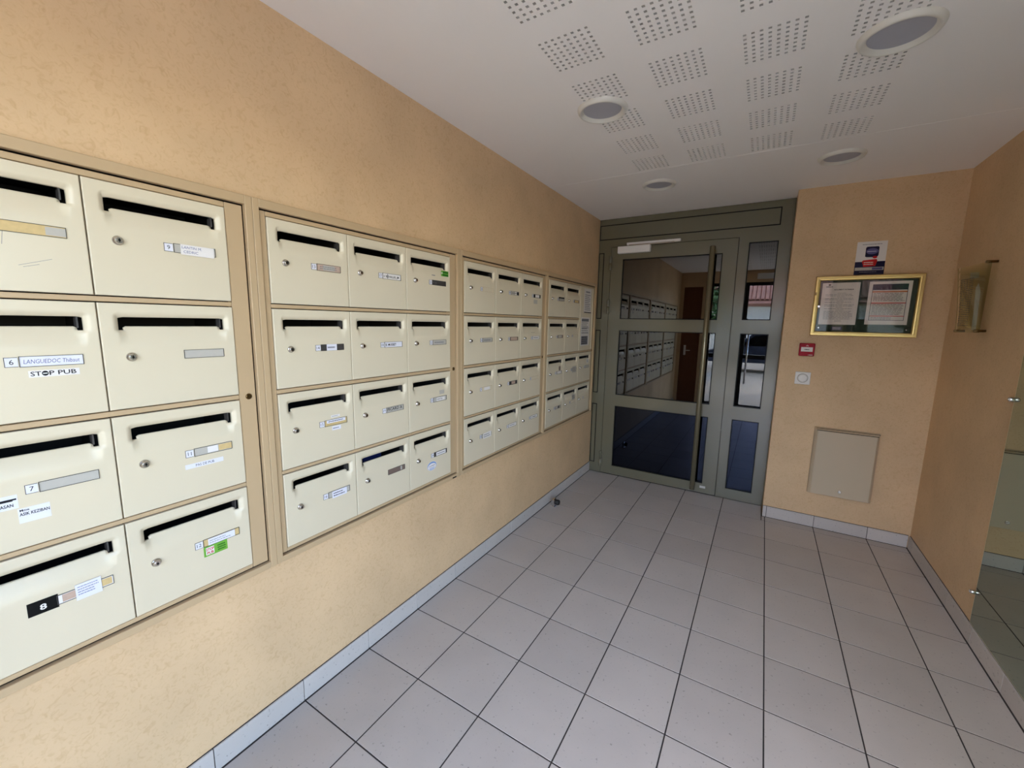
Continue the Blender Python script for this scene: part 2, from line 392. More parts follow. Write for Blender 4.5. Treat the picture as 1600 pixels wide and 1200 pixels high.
tag(wl.build('wall_left', ['wall', 'inner'], recalc=False), kind='structure')
tag(MB().box(XR, XR + .15, -3.22, YN + .001, 0, ZC).box(XR, XR + .15, YE, -3.22, 2.42, ZC).build('wall_right', 'wall'), kind='structure')
tag(MB().box(1.312, XR + .15, YN, YD + .12, 0, ZC).build('wall_back', 'wall'), kind='structure')
tag(MB().box(XW - .45, 0.08, YE - .2, YE, 2.36, ZC).box(XW - .45, -.27, YE - .2, YE, 0, 2.36).box(.08, .16, YE - .2, YE, 0, 2.42).box(2.12, XR + .15, YE - .2, YE, 0, ZC)
    .box(.08, 2.12, YE - .2, YE, 2.42, ZC).build('wall_front', 'wall'), kind='structure')
# skirting tiles
def skirting(name, segs, axis, pos, out):
    r = None
    for a, b in segs:
        g = .0016; th = .009
        if axis == 'y': m = MB().bbox(pos, pos + out * th, a + g, b - g, .001, .094, .0012)
        else: m = MB().bbox(a + g, b - g, pos, pos + out * th, .001, .094, .0012)
        if r is None:
            if axis == 'y': r = MB().box(pos, pos + out * .003, segs[0][0], segs[-1][1], 0, .0965).build(name, 'grout')
            else: r = MB().box(segs[0][0], segs[-1][1], pos, pos + out * .003, 0, .0965).build(name, 'grout')
            tag(r, kind='structure')
        m.build('skirting_tile', 'skirt', r)
skirting('baseboard_left', [(max(a, YE), min(b, YD - .002)) for a, b in [(k * T, (k + 1) * T) for k in range(-14, 1)]], 'y', XW, 1)
skirting('baseboard_right', [(max(a, -3.22), min(b, YN - .01)) for a, b in [(k * T, (k + 1) * T) for k in range(-10, 1)] if min(b, YN - .01) > max(a, YE)], 'y', XR, -1)
skirting('baseboard_back', [(1.312, 1.340), (1.340, 1.667), (1.667, 2.0), (2.0, XR - .011)], 'x', YN, -1)

# ================================================================== GREEN DOOR
dr = empty('door_1', (0, 0, 0)); tag(dr, kind='structure')
Y0, Y1 = YD, YD + .055
fr = MB()
def plate(mb, x0, x1, z0, z1, holes, ya, yb, b=.003):
    """flat plate in xz with rectangular holes, as a grid of boxes merged by cells"""
    gx = sorted({x0, x1, *[h[0] for h in holes], *[h[1] for h in holes]}); gz = sorted({z0, z1, *[h[2] for h in holes], *[h[3] for h in holes]})
    bm = bmesh.new(); vv = {}
    def V(i, j, y):
        k = (i, j, y)
        if k not in vv: vv[k] = bm.verts.new((gx[i], y, gz[j]))
        return vv[k]
    def solid(i, j):
        if i < 0 or j < 0 or i >= len(gx) - 1 or j >= len(gz) - 1: return False
        cx, cz = (gx[i] + gx[i + 1]) / 2, (gz[j] + gz[j + 1]) / 2
        return not any(h[0] < cx < h[1] and h[2] < cz < h[3] for h in holes)
    for i in range(len(gx) - 1):
        for j in range(len(gz) - 1):
            if not solid(i, j): continue
            bm.faces.new([V(i, j, ya), V(i + 1, j, ya), V(i + 1, j + 1, ya), V(i, j + 1, ya)])
            bm.faces.new([V(i, j, yb), V(i, j + 1, yb), V(i + 1, j + 1, yb), V(i + 1, j, yb)])
            for (di, dj, e) in ((-1, 0, ((i, j), (i, j + 1))), (1, 0, ((i + 1, j), (i + 1, j + 1))), (0, -1, ((i, j), (i + 1, j))), (0, 1, ((i, j + 1), (i + 1, j + 1)))):
                if not solid(i + di, j + dj):
                    (a, c) = e; bm.faces.new([V(*a, ya), V(*c, ya), V(*c, yb), V(*a, yb)])
    bmesh.ops.recalc_face_normals(bm, faces=bm.faces[:])
    if b:
        es = [e for e in bm.edges if len(e.link_faces) == 2 and e.calc_face_angle() > 1 and all(abs(v.co.y - ya) < 1e-6 for v in e.verts)]
        bmesh.ops.bevel(bm, geom=es, offset=b, segments=2, affect='EDGES')
    mb.addbm(bm); bm.free()
LX0, LX1, LZ1 = -.200, .925, 2.355
holes_side = [(1.006, 1.220, 1.653, 2.310), (1.006, 1.220, .878, 1.535), (1.006, 1.220, .096, .758)]
panel_holes = [(-.330, -.275, 1.650, 2.309), (-.330, -.275, .873, 1.535), (-.330, -.275, .104, .755), (-.330, 1.220, 2.433, 2.577)]
f1 = MB(); plate(f1, XW + .001, 1.311, .001, ZC - .002, holes_side + panel_holes + [(LX0 - .004, LX1 + .004, 0, LZ1 + .004)], Y0, Y1)
f1.build('door_frame', 'door', dr)
f2 = MB(); leaf_holes = [(-.080, .810, 1.650, 2.235), (-.080, .810, .871, 1.535), (-.080, .810, .100, .752)]
plate(f2, LX0, LX1, .006, LZ1, leaf_holes, Y0 - .004, Y1 - .01)
leaf = f2.build('door_leaf', 'door', dr)
for h in panel_holes:
    g = .008
    MB().box(h[0], h[1], Y0 + .004, Y0 + .010, h[2], h[3]).build('shadow_gap', 'gasket', dr)
    MB().bbox(h[0] + g, h[1] - g, Y0 - .001, Y0 + .009, h[2] + g, h[3] - g, .002).build('infill_panel', 'door', dr)
def pane(h, parent, yo=0.0):
    x0, x1, z0, z1 = h
    MB().frame('y', Y0 + .006 + yo, Y0 + .030 + yo, x0, x1, z0, z1, .0075).build('gasket', 'gasket', parent)
    MB().box(x0 + .003, x1 - .003, Y0 + .014 + yo, Y0 + .020 + yo, z0 + .003, z1 - .003).build('glass_pane', 'lowglass' if z0 < .2 else 'doorglass', parent)
for h in leaf_holes: pane(h, leaf, -.004)
for h in holes_side: pane(h, dr)
hd = MB().lathe([(.019, .047), (.0225, .050), (.0225, 2.288), (.019, 2.291)], 'z', (.732, Y0 - .070, 0), 20)
hd.build('pull_handle', 'doorhandle', leaf)
for z in (.30, 1.20, 2.06): MB().lathe([(.011, -.052), (.011, -.0035)], 'y', (.732, Y0, z), 14).build('handle_mount', 'doorhandle', leaf)
for z0, z1 in ((2.134, 2.270), (1.700, 1.848), (.072, .246)):
    m = MB().lathe([(.011, z0), (.013, z0 + .004), (.013, (z0 + z1) / 2 - .002), (.009, (z0 + z1) / 2 - .001), (.009, (z0 + z1) / 2 + .001), (.013, (z0 + z1) / 2 + .002), (.013, z1 - .004), (.011, z1)], 'z', (-.204, Y0 - .014, 0), 14)
    m.box(-.232, -.210, Y0 - .006, Y0 + .0005, z0 + .02, z1 - .02).box(-.198, -.178, Y0 - .009, Y0 - .0035, z0 + .02, z1 - .02)
    m.build('hinge', 'door', dr)
Sheet(lambda a, b, t: (.79 + a, Y0 - .0042 - t, .055 + b), .05, .022, 'greyplate').build('maker_plate', leaf)
m = MB().bbox(-.125, .188, Y0 - .050, Y0 - .005, 2.287, 2.353, .004); m.build('closer_body', 'whiteplastic', dr)
m = MB().bbox(-.044, .452, Y0 - .026, Y0 - .001, 2.364, 2.388, .002).box(-.010, .430, Y0 - .0275, Y0 - .0255, 2.371, 2.374)
m.build('closer_rail', 'whiteplastic', dr)
m = MB().bbox(-.020, .400, Y0 - .036, Y0 - .029, 2.354, 2.366, .002); m.build('closer_arm', 'steel', dr)

# dark corridor behind the door
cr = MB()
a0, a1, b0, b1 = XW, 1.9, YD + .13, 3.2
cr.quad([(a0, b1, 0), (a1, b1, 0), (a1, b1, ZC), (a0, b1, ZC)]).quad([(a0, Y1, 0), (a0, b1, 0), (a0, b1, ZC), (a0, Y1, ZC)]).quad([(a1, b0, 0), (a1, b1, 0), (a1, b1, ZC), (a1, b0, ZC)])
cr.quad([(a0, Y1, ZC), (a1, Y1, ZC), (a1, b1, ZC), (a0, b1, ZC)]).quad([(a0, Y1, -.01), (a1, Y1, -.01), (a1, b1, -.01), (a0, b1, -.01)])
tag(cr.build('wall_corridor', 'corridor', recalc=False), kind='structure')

# ================================================================== MAILBOXES
U0, U1 = .040, None
_door = {}
def door_mesh(W, H):
    k = (round(W, 4), round(H, 4))
    if k in _door: return _door[k]
    ua, ub = .040, W - .026; va, vm, vb = -.0735, -.0630, -.0375
    us = [0, .0014, .0030, .02, ua - .014, ua - .0115, ua - .009, ua - .0065, ua - .004, ua - .002, ua, ua + .011, ua + .018, ua + .03, W * .5, ub - .03, ub - .018, ub - .011, ub, ub + .002, ub + .004, ub + .0065, ub + .009, ub + .0115, ub + .014, W - .0030, W - .0014, W]
    vs = [-H, -H + .0014, -H + .003, -.2, -.125, -.116, -.109, -.102, -.095, -.089, -.083, -.078, va, -.070, -.0665, vm, -.050, vb - .003, vb, vb + .002, vb + .004, vb + .0065, vb + .009, vb + .0115, vb + .014, -.0205, -.0030, -.0014, 0]
    us = sorted(us); vs = sorted(vs)
    def sm(t): t = max(0, min(1, t)); return t * t * (3 - 2 * t)
    def dep(u, v):
        d = 0
        dx = max(ua - u, u - ub, 0); dy = max(v - vb, 0)
        if v > va - .004:
            r = math.hypot(dx, dy)
            if r < .014: d = max(d, .0095 * (1 - r / .014) ** 1.7)
        ramp = .017 * max(0, min(1, (v + .116) / .053)) ** 1.35 if v <= vm + 1e-6 else 0
        side = sm((u - (ua - .006)) / .022) * sm(((ub + .006) - u) / .022)
        if v < va + 1e-6: d = max(d, ramp * side)
        elif ua + .0105 < u < ub - .0105 and v <= vm + 1e-6: d = max(d, ramp)
        if u < .001 or u > W - .001 or v < -H + .001 or v > -.001: d = .0012
        return d
    bm = bmesh.new(); G = {}
    for i, u in enumerate(us):
        for j, v in enumerate(vs):
            uu = u
            if abs(u - (ua + .011)) < 1e-6 and abs(v - vm) < 1e-6: uu = u + .006
            if abs(u - (ub - .011)) < 1e-6 and abs(v - vm) < 1e-6: uu = u - .006
            vv_ = v
            if abs(v - vb) < 1e-6 and abs(u - ua) < 1e-6: uu += .0022; vv_ -= .0018
            if abs(v - vb) < 1e-6 and abs(u - ub) < 1e-6: uu -= .0022; vv_ -= .0018
            G[i, j] = bm.verts.new((-dep(u, v), uu, vv_ + H))
    for i in range(len(us) - 1):
        for j in range(len(vs) - 1):
            cu, cv = (us[i] + us[i + 1]) / 2, (vs[j] + vs[j + 1]) / 2
            if ua < cu < ub and (vm < cv < vb or (va < cv < vm and (cu < ua + .011 or cu > ub - .011))): continue
            f = bm.faces.new([G[i, j], G[i + 1, j], G[i + 1, j + 1], G[i, j + 1]]); f.smooth = True
    for v in [v for v in bm.verts if not v.link_faces]: bm.verts.remove(v)
    be = [e for e in bm.edges if e.is_boundary]
    r = bmesh.ops.extrude_edge_only(bm, edges=be)
    for g in r['geom']:
        if isinstance(g, bmesh.types.BMVert):
            hole = .02 < g.co.y < W - .015 and g.co.z > H - .09 and g.co.z < H - .02
            g.co.x = min(-.016, g.co.x - .004)
    for g in r['geom']:
        if isinstance(g, bmesh.types.BMFace): g.smooth = False
    bmesh.ops.recalc_face_normals(bm, faces=bm.faces[:])
    # make sure fronts face +x
    ff = max(bm.faces, key=lambda f: f.calc_area())
    if ff.normal.x < 0: bmesh.ops.reverse_faces(bm, faces=bm.faces[:])
    me = bpy.data.meshes.new('door'); bm.to_mesh(me); bm.free(); me.materials.append(M['cream'])
    _door[k] = me; return me
_body = {}
def body_mesh(W, H):
    k = (round(W, 4), round(H, 4))
    if k not in _body:
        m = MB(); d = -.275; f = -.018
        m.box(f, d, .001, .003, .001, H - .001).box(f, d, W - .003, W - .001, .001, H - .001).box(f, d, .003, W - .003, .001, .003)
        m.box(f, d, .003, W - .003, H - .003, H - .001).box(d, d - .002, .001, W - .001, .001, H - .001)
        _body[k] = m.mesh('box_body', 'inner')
    return _body[k]
lockm = MB().lathe([(.0125, 0), (.0125, .002), (.0110, .004), (.0088, .0055), (.0086, .0105), (.0072, .0125)], 'x', (0, 0, 0), 20)
lockm.box(.0126, .0130, -.0009, .0009, -.005, .005, 1).lathe([(.003, .0126), (.003, .0129)], 'x', (0, 0, 0), 8, 1)
LOCK = lockm.mesh('lock', ['steel', 'gasket'])
springm = MB().box(-.014, -.004, 0, .0035, .0, .028).box(-.030, -.016, .001, .0025, .002, .026)
HINGE = springm.mesh('flap_spring', 'darkplate')

def mailbox(bank, col, row, spec):
    b = BANKS[bank]; y0 = b['c'][col] + .0015; y1 = b['c'][col + 1] - .0015; z0, z1 = ZROW[row]
    W, H = y1 - y0, z1 - z0
    r = empty('mailbox', (-.325, y0, z0)); tag(r, spec['label'], 'mailbox', 'cream steel mailboxes in the wall banks')
    link('box_body', body_mesh(W, H), r)
    d = link('box_door', door_mesh(W, H), r)
    if spec.get('lock', True): link('lock', LOCK, d, (0, .058, H - .148))
    link('flap_spring', HINGE, d, (-.004, W - .0385, H - .0665))
    mp = lambda a, b_, t: (t, a, b_)
    def sheet(u, v, w, h, mat, t=.0006, t0=0.0, rot=0.0):
        c, s_ = math.cos(rot), math.sin(rot)
        return Sheet(lambda a, b_, tt: (tt, u + a * c - b_ * s_, H + v + a * s_ + b_ * c), w, h, mat, t, t0)
    px0, px1, pv0, pv1 = .1815, min(.2925, W - .036), -.1605, -.1345
    rs = random.Random(bank * 100 + col * 10 + row)
    if spec.get('tag'):
        s = sheet(.1585, pv0 + .001, .0215, .0235, 'darkplate', .0008); s.rect(.0012, .0215, .0012, .0223, spec.get('tagmat', 'bluepaper'))
        s.text(spec['tag'], .0112, .0062, .0115, 'ink', maxw=.017, center=True)
        s.build('number_tag', d)
    pl = spec.get('plate')
    if pl:
        m = MB().frame('x', 0, .0022, px0, px1, H + pv0, H + pv1, .0011)
        s = sheet(px0 + .0011, pv0 + .0011, px1 - px0 - .0022, pv1 - pv0 - .0022, pl, .0006)
        w_, h_ = s.w, s.h
        for (a0, a1, mt) in spec.get('bands', []): s.rect(a0 * w_, a1 * w_, .002, h_ - .002, mt)
        if spec.get('name'):
            s.text(spec['name'], .006, h_ * .28, h_ * spec.get('nh', .42), spec.get('nmat', 'ink'), maxw=w_ - .012, shear=spec.get('shear', 0), bold=spec.get('bold', 0))
        if spec.get('scribble'): s.lines(w_ * .12, w_ * .85, h_ * .2, h_ * .8, spec['scribble'], spec.get('nmat', 'greyink'), .4, .3, rs)
        po_ = s.build('name_plate', d)
        m.build('plate_frame', 'darkplate' if pl not in ('cream',) else 'beige', d)
    for fn in spec.get('extra', []): fn(d, sheet, H, W, rs)
    return r

def ex_label9(r, sheet, H, W, rs):
    s = sheet(.198, -.1640, .088, .030, 'paper', .0005, .0024, -.01); s.text('LANTIN M.', .003, .018, .0075, 'blueink', maxw=.052, shear=.1); s.text('CEDRIC', .007, .0055, .0075, 'blueink', maxw=.040, shear=.1); s.build('paper_label', r, 'white paper label with handwriting')
def ex_stop6(r, sheet, H, W, rs):
    s = sheet(.194, -.1870, .088, .0165, 'paper', .0004, 0, .012)
    s.text('ST', .003, .0035, .0105, 'ink', maxw=.018, bold=.012, sx=1.2)
    s.ell(.0275, .0085, .0058, .0062, 'ink').rect(.0235, .0315, .0073, .0097, 'paper')
    s.text('P PUB', .0345, .0035, .0105, 'ink', maxw=.050, bold=.012, sx=1.25); s.build('sticker', r, 'white STOP PUB sticker')
def ex_asik(r, sheet, H, W, rs):
    s = sheet(.142, -.2290, .0535, .0375, 'bluepaper', .0005, 0, 0)
    s.text('Mme', .003, .0295, .0055, 'ink', maxw=.016, bold=.02); s.text('ASIK KEZIBAN', .002, .0185, .0075, 'ink', maxw=.050, bold=.02); s.build('paper_label', r, 'white label lettered ASIK KEZIBAN')
    s = sheet(.085, -.1880, .060, .0345, 'bluepaper', .0005, 0, 0)
    s.rect(.004, .052, .0195, .0245, 'ink').rect(.010, .058, .0215, .0255, 'ink'); s.text('KARA HASAN', .002, .006, .0075, 'ink', maxw=.050, bold=.02); s.build('paper_label', r, 'white label with a line struck out')
def ex_8(r, sheet, H, W, rs):
    s = sheet(.130, -.1655, .054, .0365, 'black', .0010, 0, -.012); s.text('8', .027, .0095, .0145, 'paper', center=True, bold=.02, sx=1.2); s.build('number_tag', r, 'black tag with a white 8')
    s = sheet(.216, -.1690, .051, .0445, 'bluepaper', .0005, .0024, .01); s.lines(.004, .047, .012, .040, 4, 'blueink', .25, .3, rs); s.build('paper_label', r, 'pale blue taped note')
def ex_pas(r, sheet, H, W, rs):
    s = sheet(.155, -.1965, .107, .0145, 'bluepaper', .0004, 0, .006); s.text('PAS DE PUB', .054, .0035, .0075, 'ink', maxw=.052, center=True); s.build('sticker', r, 'white PAS DE PUB strip')
def ex_12(r, sheet, H, W, rs):
    s = sheet(.195, -.1590, .081, .0225, 'bluepaper', .0005, .0022, .0); s.lines(.004, .07, .004, .018, 2, 'greyink', .3, .3, rs); s.build('paper_label', r, 'white name label')
    s = sheet(.181, -.1960, .070, .0345, 'green', .0006, 0, 0)
    s.rect(.006, .030, .0045, .030, 'paper').text('STOP', .0185, .0185, .0085, 'red', maxw=.023, center=True, bold=.03).text('PUB', .0185, .0065, .0085, 'red', maxw=.019, center=True, bold=.03)
    s.lines(.040, .065, .006, .029, 3, 'darkgreen', .55, .1, rs); s.build('sticker', r, 'green STOP PUB sticker')
def ex_lab(u, v, w, h, mat, n, ink='greyink', rot=0.0, t0=.0024, label=None, name=None):
    def f(r, sheet, H, W, rs):
        s = sheet(u, v, w, h, mat, .0005, t0, rot)
        if name: s.text(name, .003, h * .28, h * .45, ink, maxw=w - .006)
        elif n: s.lines(w * .08, w * .92, h * .15, h * .85, n, ink, .35, .25, rs)
        s.build('paper_label' if t0 else 'sticker', r, label)
    return f
def ex_green2(r, sheet, H, W, rs):
    s = sheet(.253, -.1080, .060, .029, 'green', .0006, 0, 0); s.rect(.010, .058, .002, .012, 'darkgreen').rect(.014, .056, .016, .027, 'darkgreen').rect(.002, .010, .012, .020, 'paper'); s.build('sticker', r, 'green sticker beside the slot')
    s = sheet(.180, -.1120, .026, .004, 'greyink', .0003, 0, 0); s.build('sticker', r)
def ex_oval(r, sheet, H, W, rs):
    s = sheet(.150, -.212, .028, .012, 'blue', .0003)
    n = 28; s.ell(.014, .006, .038, .0255, 'paper', n).ell(.014, .006, .036, .0235, 'blue', n).ell(.014, .003, .033, .018, 'paper', n)
    s.text('COURRIER', .014, .003, .0075, 'label_blue', maxw=.052, center=True).rect(-.006, .034, -.006, -.003, 'blue').rect(-.002, .030, -.013, -.010, 'blue'); s.build('sticker', r, 'blue and white oval sticker')
def ex_magazine(r, sheet, H, W, rs):
    p = r.parent.location
    o = MB().bbox(-.098, -.082, .03, .140, 0, H - .0545, .003).build('magazine', ['label_blue'], None, (p.x, p.y + .075, p.z + .0035))
    tag(o, 'dark blue magazine showing inside the slot of a bottom row mailbox', 'magazine')
def ex_scratch(r, sheet, H, W, rs):
    for (u, v, L, a) in ((.205, -.235, .060, .35), (.212, -.238, .028, .30), (.185, -.19, .05, 1.45)):
        s = sheet(u, v, L, .0008, 'greyink', .00012, 0, a); s.build('scratch', r)

B1, B2, B3, B4 = 'nearest mailbox bank', 'second mailbox bank', 'third mailbox bank', 'last mailbox bank'
RW = ['top row', 'second row', 'third row', 'bottom row']
CW = ['left', 'middle', 'right']
SP = {}
for row in range(4):
    SP[0, 0, row] = dict(tag=str(row + 1), plate='greyplate', scribble=1, label='cream mailbox in left column, %s of %s, mirrored in door glass' % (RW[row], B1))
SP[0, 1, 0] = dict(tag='5', plate='tan', bands=[(.68, 1, 'greyplate')], extra=[ex_scratch], label='large cream mailbox with torn yellowed name strip and scratches, top left of picture')
SP[0, 1, 1] = dict(tag='6', plate='bluepaper', name='LANGUEDOC Thibaut', nmat='blueink', shear=.15, extra=[ex_stop6], label='cream mailbox numbered 6 with white STOP PUB sticker')
SP[0, 1, 2] = dict(tag='7', plate='greyplate', extra=[ex_asik], label='cream mailbox numbered 7 with blank grey plate and two hand-lettered white labels')
SP[0, 1, 3] = dict(tag='', plate='paper', bands=[(.08, .35, 'pinktan'), (.72, .98, 'tan')], extra=[ex_8], label='cream mailbox with white 8 on a black tag')
SP[0, 2, 0] = dict(tag='9', plate='greyplate', extra=[ex_label9], label='cream mailbox numbered 9 with crooked white paper over its plate')
SP[0, 2, 1] = dict(tag='', plate='greyplate', label='cream mailbox with blank grey plate and no number, between 9 and 11')
SP[0, 2, 2] = dict(tag='11', plate='greyplate', bands=[(.34, .62, 'paper'), (.64, 1, 'tan')], extra=[ex_pas], label='cream mailbox numbered 11 with PAS DE PUB strip')
SP[0, 2, 3] = dict(tag='12', plate='tan', extra=[ex_12], label='cream mailbox numbered 12 with green STOP PUB sticker')
SP[1, 0, 0] = dict(tag='13', plate='pinktan', bands=[(.25, .75, 'greyplate')], scribble=2, label='cream mailbox numbered 13 with pinkish worn name plate')
SP[1, 0, 1] = dict(tag='14', plate='darkplate', extra=[ex_lab(.2065, -.1600, .0465, .0255, 'bluepaper', 1, label='white centre label')], label='cream mailbox numbered 14, charcoal plate with white centre')
SP[1, 0, 2] = dict(tag='15', plate='tan', extra=[ex_lab(.190, -.1480, .088, .0125, 'bluepaper', 1, 'ink'), ex_lab(.212, -.1265, .042, .009, 'paper', 1, 'greyink', t0=0), ex_lab(.215, -.1820, .042, .0165, 'bluepaper', 1, 'greyink', t0=0)], label='cream mailbox numbered 15 with three small labels around its plate')
SP[1, 0, 3] = dict(tag='16', plate='greyplate', extra=[ex_lab(.199, -.1660, .072, .0300, 'bluepaper', 2, 'ink')], label='cream mailbox numbered 16 with white paper overhanging its plate')
SP[1, 1, 0] = dict(tag='17', plate='paper', bands=[(.25, .28, 'ink')], name='1/ BENALLEL JM', nh=.4, bold=.02, label='cream mailbox with black-lettered white plate, top row middle of %s' % B2)
SP[1, 1, 1] = dict(tag='18', plate='bluepaper', name='E. MUSSET', nh=.42, bold=.03, label='cream mailbox with bold capitals on white plate, second row middle of %s' % B2)
SP[1, 1, 2] = dict(tag='19', plate='greyplate', name='PICARD A', nh=.62, bold=.01, label='cream mailbox with large widely spaced letters on its plate, %s' % B2)
SP[1, 1, 3] = dict(tag='', plate='brownplate', bands=[(.74, .84, 'greyplate')], extra=[ex_magazine], label='cream mailbox with brown plate and dark blue mail in its slot')
SP[1, 2, 0] = dict(tag='21', plate='darkplate', name='V. H', nmat='greyink', extra=[ex_green2], label='cream mailbox with dark plate and green sticker beside its slot')
SP[1, 2, 1] = dict(tag='22', plate='greyplate', scribble=1, label='cream mailbox with plain grey plate, second row right of %s' % B2)
SP[1, 2, 2] = dict(tag='23', plate='greyplate', extra=[ex_lab(.205, -.157, .068, .019, 'paper', 0, 'ink', name='MARTIN'), ex_lab(.232, -.122, .040, .022, 'greyplate', 0, t0=0)], label='cream mailbox with white name strip, third row right of %s' % B2)
SP[1, 2, 3] = dict(tag='24', plate='darkplate', extra=[ex_lab(.198, -.158, .080, .021, 'paper', 1, 'greyink'), ex_oval], label='cream mailbox with blue and white oval sticker')
P3 = {(0, 0): ('cream', [], 'pale outlined plate'), (1, 0): ('greyplate', [(.55, .7, 'paper'), (.78, 1, 'ink')], 'grey plate dark at one end'), (2, 0): ('black', [(.25, .85, 'paper')], 'black plate framing a white label'),
      (0, 1): ('greyplate', [], 'plain grey plate'), (1, 1): ('brownplate', [(.1, .9, 'pinktan')], 'brownish plate'), (2, 1): ('paper', [], 'white plate and faint scribbles above it'),
      (0, 2): ('cream', [(.2, .8, 'paper')], 'pale plate with thin dark outline'), (1, 2): ('darkplate', [(.28, .75, 'pinktan')], 'pinkish plate with dark ends'), (2, 2): ('cream', [], 'pale outlined plate'),
      (0, 3): ('greyplate', [], 'ragged white label and scuffed front'), (1, 3): ('paper', [], 'clean white plate'), (2, 3): ('paper', [], 'white plate with dark lettering')}
num = 25
for col in range(3):
    for row in range(4):
        p, bands, tx = P3[col, row]; ex = []
        if (col, row) == (0, 3): ex = [ex_lab(.195, -.168, .092, .036, 'paper', 2, 'ink', .02)]
        if (col, row) == (2, 0): ex = [ex_lab(.185, -.205, .060, .030, 'greyplate', 0, t0=0)]
        if (col, row) == (2, 1): ex = [ex_lab(.150, -.110, .075, .008, 'cream', 1, 'brownplate', t0=0)]
        if (col, row) == (2, 3): ex = [ex_lab(.200, -.157, .080, .020, 'paper', 1, 'ink')]
        SP[2, col, row] = dict(tag=str(num), plate=p, bands=bands, scribble=1 if (p in ('greyplate', 'paper')) else 0, extra=ex, label='cream mailbox, %s, %s %s of %s' % (tx, RW[row], CW[col], B3)); num += 1
P4 = {(0, 0): ('greyplate', [(0, 1, 'greyplate')], 'plate dark along its top'), (1, 0): ('brownplate', [(.1, .9, 'tan')], 'brownish plate'), (0, 1): ('brownplate', [(.15, .8, 'greyplate')], 'dark edged plate'), (1, 1): ('cream', [], 'pale outlined plate'),
      (0, 2): ('greyplate', [(.2, .9, 'paper')], 'white plate under a small dark sticker'), (1, 2): ('greyplate', [], 'square grey sticker over its plate'), (2, 2): ('greyplate', [], 'small dark sticker above its plate'),
      (0, 3): ('greyplate', [(.5, .8, 'darkplate')], 'worn grey plate'), (1, 3): ('cream', [], 'square dark sticker above its plate'), (2, 3): ('cream', [], 'pale outlined plate')}
for (col, row), (p, bands, tx) in P4.items():
    ex = []
    if (col, row) == (0, 0): ex = [ex_lab(.180, -.140, .112, .012, 'ink', 0)]
    if (col, row) == (0, 2): ex = [ex_lab(.232, -.130, .034, .036, 'brownplate', 0, t0=0)]
    if (col, row) == (1, 2): ex = [ex_lab(.190, -.178, .095, .058, 'greyplate', 4, 'brownplate', t0=.0024)]
    if (col, row) == (2, 2): ex = [ex_lab(.225, -.115, .050, .045, 'paper', 2, 'ink', t0=0)]
    if (col, row) == (1, 3): ex = [ex_lab(.215, -.130, .070, .052, 'greyplate', 4, 'ink', t0=0)]
    SP[3, col, row] = dict(tag=str(num), plate=p, bands=bands, scribble=0, extra=ex, label='cream mailbox, %s, %s %s of %s' % (tx, RW[row], CW[col], B4)); num += 1
for (bk, c, r), sp in SP.items(): mailbox(bk, c, r, sp)

# frames of the four banks
for bi, b in enumerate(BANKS):
    oL, oR = b['o']; qL, qR = b['q']; cs = b['c']
    r = empty('mailbox_bank_surround', (XW, oL, ZO0)); D = Vector((XW, oL, ZO0))
    tag(r, ['beige steel surround of the nearest mailbox bank', 'beige steel surround of the second mailbox bank from the left',
            'beige steel surround of the third mailbox bank from the left', 'beige steel surround of the fourth mailbox bank, next to the glass door'][bi], 'mailbox surround', 'beige steel surrounds of the mailbox banks')
    def part(name, x0, x1, y0, y1, z0, z1, mat='beige', bev=.0015):
        o = MB().bbox(x0 - D.x, x1 - D.x, y0 - D.y, y1 - D.y, z0 - D.z, z1 - D.z, bev).build(name, mat, r); return o
    xf = -.3175; xi = -.3285
    part('trim_top', XW - .004, xf, qL, qR, ZQ1, ZO1); part('trim_bottom', XW - .004, xf, qL, qR, ZO0, ZQ0)
    part('trim_side', XW - .004, xf, oL, qL, ZO0, ZO1); part('trim_side', XW - .004, xf, qR, oR, ZO0, ZO1)
    g = .0055
    part('post', XW - .02, xi, qL + g, cs[0] - .001, ZQ0 + g, ZQ1 - g); part('post', XW - .02, xi, cs[3] + .001, qR - g, ZQ0 + g, ZQ1 - g)
    part('rail', XW - .02, xi, cs[0], cs[3], ZROW[0][1] + .0025, ZQ1 - g); part('rail', XW - .02, xi, cs[0], cs[3], ZQ0 + g, ZROW[3][0] - .0025)
    for k in range(3):
        e = cs[3] if not (bi == 3 and k == 0) else cs[2]
        part('rail', XW - .02, xi, cs[0], e, ZROW[k + 1][1] + .0032, ZROW[k][0] - .0032)
    ky = cs[3] + .030 if bi else cs[3] + .030
    MB().lathe([(.0105, xi - D.x), (.0105, xi - D.x + .0015), (.0085, xi - D.x + .003), (.0080, xi - D.x + .0032), (.002, xi - D.x + .0012)], 'x', (0, ky - D.y, 1.325 - D.z), 18).build('frame_lock', 'bronze', r)
    if bi == 1:
        MB().box(xf - D.x - .001, xf - D.x + .0004, -2.035 - D.y, -2.00 - D.y, .668 - D.z, .676 - D.z).build('drain_notch', 'gasket', r)

